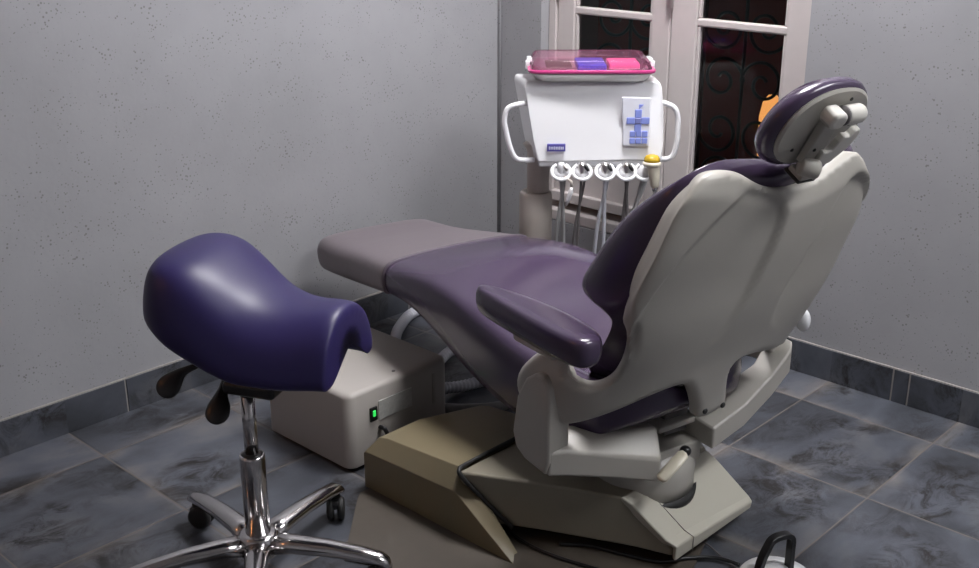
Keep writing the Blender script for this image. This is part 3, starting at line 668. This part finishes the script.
def ribbed(path, r):
    P = smoothpath(path, 14); fine = []; rad = []
    acc = 0
    step = .006
    S = [P[0]]
    for i in range(1, len(P)):
        d = (P[i]-P[i-1]).length; n = max(1, int(d/.003))
        for k in range(1, n+1): S.append(P[i-1].lerp(P[i], k/n))
    out = [S[0]]; L_ = 0; last = S[0]
    for p in S[1:]:
        if (p-last).length >= .003: out.append(p); last = p
    return tube(out, [r*(1+.07*math.sin(i*pi/2)) for i in range(len(out))], 12)
tag(link('ribbed_hose', *ribbed([(-.80, 1.0, .05), (-.70, 1.10, .022), (-.575, 1.17, .020), (-.47, 1.255, .020), (-.33, 1.325, .020), (-.16, 1.30, .020), (-.08, 1.20, .02)], .018), M['hosewhite']), 'pale ribbed hose curving from the box towards the left wall', 'hose', 'ribbed hoses on the floor')
tag(link('ribbed_hose', *ribbed([(-.70, .90, .05), (-.60, .945, .022), (-.50, .985, .020), (-.42, .985, .020), (-.38, .93, .02), (-.38, .84, .02), (-.43, .775, .02), (-.52, .745, .02), (-.66, .775, .02), (-.80, .80, .05)], .017), M['hosewhite']), 'pale ribbed hose looped on the floor beside the box, under the chair seat', 'hose', 'ribbed hoses on the floor')
tag(link('drain_hose', *tube(smoothpath([(-.815, .80, .016), (-.795, .72, .016), (-.74, .65, .016), (-.66, .60, .016), (-.56, .60, .02)]), .015, 12), M['hosegrey']), 'smooth grey hose on the floor between the box and the chair base', 'hose')

# ------------------------------------------------------------------ saddle stool
SB = Vec((-1.636, .438, 0)); FWH = Vec((cos(.754), sin(.754), 0))
ph = radians(18)
SA = RT*cos(ph) - FWH*sin(ph); SBx = FWH*cos(ph) + RT*sin(ph)
stool = empty('saddle_stool', SB, 'violet saddle stool on a chrome column with castors, left of the chair', 'stool')
aa_ = [-.178, -.173, -.160, -.140, -.115, -.08, -.045, 0, .045, .09, .135, .18, .212, .228, .236]
zz_ = [.695, .728, .758, .784, .796, .796, .784, .746, .700, .674, .666, .670, .672, .668, .658]
ww_ = [.065, .090, .120, .145, .162, .172, .172, .166, .158, .150, .142, .132, .126, .122, .118]
dd_ = [.080, .112, .148, .180, .21, .232, .235, .220, .190, .162, .157, .158, .158, .155, .145]
ee_ = [2.2, 2.4, 2.6, 2.8, 2.8, 2.8, 2.7, 2.6, 2.5, 2.4, 2.3, 2.2, 2.2, 2.2, 2.2]
dish = [0, .004, .012, .022, .029, .030, .028, .020, .008, 0, 0, 0, 0, 0, 0]
nb = 15
rings = []
for a, z, w, d, e, ds in zip(aa_, zz_, ww_, dd_, ee_, dish):
    R = []; 
    for j in range(nb):
        t = -1 + 2*j/(nb-1); an = t*radians(86)
        R.append((w*math.copysign(abs(sin(an))**(2/e*1.0), an), z - d*(1-max(0, cos(an))**(2/e)) - ds*max(0, 1-(sin(an)/.75)**2)))
    th = .042
    wi, di, zi = max(w-.038, .02), d*.93, z-.05
    R2 = [(wi*sin(t_), zi - (d-.052)*(1-cos(t_))) for t_ in [radians(84)*(1-2*j/(nb-1)) for j in range(nb)]]
    rings.append([SB + SA*a + SBx*y + EZ*(zq+.003) + RT*.008 for y, zq in R + R2])
link('seat', *loft(rings), M['violet'], stool, sub=2)
link('seat_pan', *box(SB + SA*.0 + EZ*.56, (.12, .10, .15), (SA, SBx, EZ)), M['black'], stool, bevel=.03)
link('seat_mount', *box(SB + SA*.02 + EZ*.468, (.12, .07, .03), (SA, SBx, EZ)), M['black'], stool, bevel=.01)
link('gas_piston', *lathe(SB + EZ*.28, [(.015, 0), (.015, .19)]), M['chrome'], stool)
link('column', *lathe(SB + EZ*.075, [(.0275, 0), (.0275, .222), (.0265, .228), (.022, .229)]), M['chrome'], stool)
link('column_collar', *lathe(SB + EZ*.296, [(.023, 0), (.0235, .008), (.016, .012)]), M['black'], stool)
def paddle(root, mid, tip):
    r_, m_, t_ = Vec(root), Vec(mid), Vec(tip); d = (t_-m_).normalized(); side = RT.copy(); side = (side - d*side.dot(d)).normalized(); nrm = d.cross(side)
    P = [(r_, .007, .006), (m_.lerp(r_, .3), .009, .006), (m_, .012, .007)]
    for s, w in ((.2, .018), (.45, .027), (.72, .028), (.92, .019), (1.0, .005)): P.append((m_ + (t_-m_)*s, w, .010 if s < .9 else .005))
    rg = [[c + side*(w*cos(x)) + nrm*(k*sin(x)) for x in [2*pi*i/14 for i in range(14)]] for c, w, k in P]
    link('lever', *loft(rg), M['black'], stool, sub=1)
paddle((-1.655, .545, .495), (-1.703, .579, .474), (-1.752, .590, .431))
paddle((-1.651, .489, .475), (-1.675, .472, .452), (-1.716, .443, .401))
link('hub', *lathe(SB + EZ*.055, [(.034, 0), (.043, .006), (.045, .02), (.043, .052), (.035, .058)]), M['chrome'], stool)
for i in range(5):
    t = radians(86 + 72*i)
    d = Vec((cos(t), sin(t), 0)); s = Vec((-sin(t), cos(t), 0))
    rg = []
    for r, z, w, h in ((.025, .083, .032, .024), (.08, .089, .026, .020), (.16, .089, .023, .018), (.235, .083, .021, .016), (.278, .077, .020, .015), (.296, .069, .016, .012), (.303, .061, .007, .007)):
        rg.append([SB + d*r + EZ*z + s*(w*cos(x)) + EZ*(h*sin(x)) for x in [2*pi*j/16 for j in range(16)]])
    link('base_leg', *loft(rg), M['chrome'], stool)
    cc = SB + d*.279
    ca = link('castor', *lathe(cc + EZ*.030, [(.010, 0), (.012, .03), (.010, .04)]), M['black'], stool)
    wd = Vec((cos(t+.6), sin(t+.6), 0)); wa = Vec((-wd.y, wd.x, 0))
    for k in (-1, 1):
        link('wheel', *lathe(cc - wd*.010 + wa*(k*.013 - .0085) + EZ*.0285, [(.021, 0), (.0275, .003), (.0285, .008), (.0275, .014), (.021, .017)], ax=wa), M['rubber'], ca)
    link('wheel_hood', *box(cc - wd*.006 + EZ*.042, (.044, .030, .022), (wd, wa, EZ)), M['black'], ca, bevel=.008)

# ------------------------------------------------------------------ foot control and floor cables
FC = Vec((-.922, -.440, 0))
ft = empty('foot_control', FC, 'white round foot control with a black carrying handle near the chair base', 'foot control')
link('body', *lathe(FC, [(.085, 0), (.09, .006), (.088, .035), (.078, .05), (.05, .054), (.02, .055)], n=40), M['white'], ft)
link('disc', *lathe(FC + EZ*.054, [(.045, 0), (.045, .006), (.03, .009)], n=32), M['whiteg'], ft)
hx = RT*.040
hw0, hw1 = FC - RT*.045 - FWH*.012, FC + RT*.030 + FWH*.020
hpth = [hw0 + EZ*.045, hw0 + EZ*.09 + RT*.004, hw0 + EZ*.125 + RT*.014, hw0.lerp(hw1, .42) + EZ*.143, hw1 + EZ*.139 - RT*.004, hw1 + EZ*.10 , hw1 + EZ*.045]
P = smoothpath(hpth, 5)
ax2 = (hw1-hw0).normalized(); per = Vec((-ax2.y, ax2.x, 0))
rg = []
for i, p in enumerate(P):
    d = (P[min(i+1, len(P)-1)]-P[max(i-1, 0)]).normalized(); u_ = d.cross(per).normalized()
    rg.append([p + per*a + u_*b for a, b in ((-.010, -.006), (.010, -.006), (.010, .006), (-.010, .006))])
link('handle', *loft(rg), M['black'], ft, smooth=True, sharp=40, bevel=.002)
tag(link('floor_cable', *tube(smoothpath([(-1.10, .02, .011), (-1.056, -.036, .011), (-1.034, -.106, .011), (-1.0, -.19, .011), (-.95, -.225, .011), (-.90, -.275, .011), (-.885, -.33, .010)]), .005, 8), M['black']), 'black cable running from under the base to the foot control', 'cable', 'cables around the chair base')
tag(link('floor_cable', *tube(smoothpath([(-1.13, .20, .011), (-1.15, .05, .010), (-1.12, -.10, .010), (-1.08, -.19, .010), (-1.03, -.24, .010), (-1.0, -.34, .010), (-1.02, -.5, .004)]), .0045, 8), M['black']), 'black cable on the floor under the dark side of the base', 'cable', 'cables around the chair base')
tag(link('floor_cable', *tube(smoothpath([(-.78, -.02, .009), (-.83, -.13, .009), (-.867, -.175, .009), (-.862, -.225, .009), (-.885, -.285, .008), (-.90, -.335, .008)]), .0022, 8), M['hosedark']), 'thin grey cord beside the rear corner of the base', 'cable', 'cables around the chair base')

# ------------------------------------------------------------------ world and view
w = bpy.data.worlds.new('night'); SC.world = w; w.use_nodes = True
w.node_tree.nodes['Background'].inputs[0].default_value = (.02, .024, .04, 1)
w.node_tree.nodes['Background'].inputs[1].default_value = .15
vs = SC.view_settings
vs.view_transform = 'Standard'; vs.look = 'None'; vs.gamma = 1; vs.exposure = .66
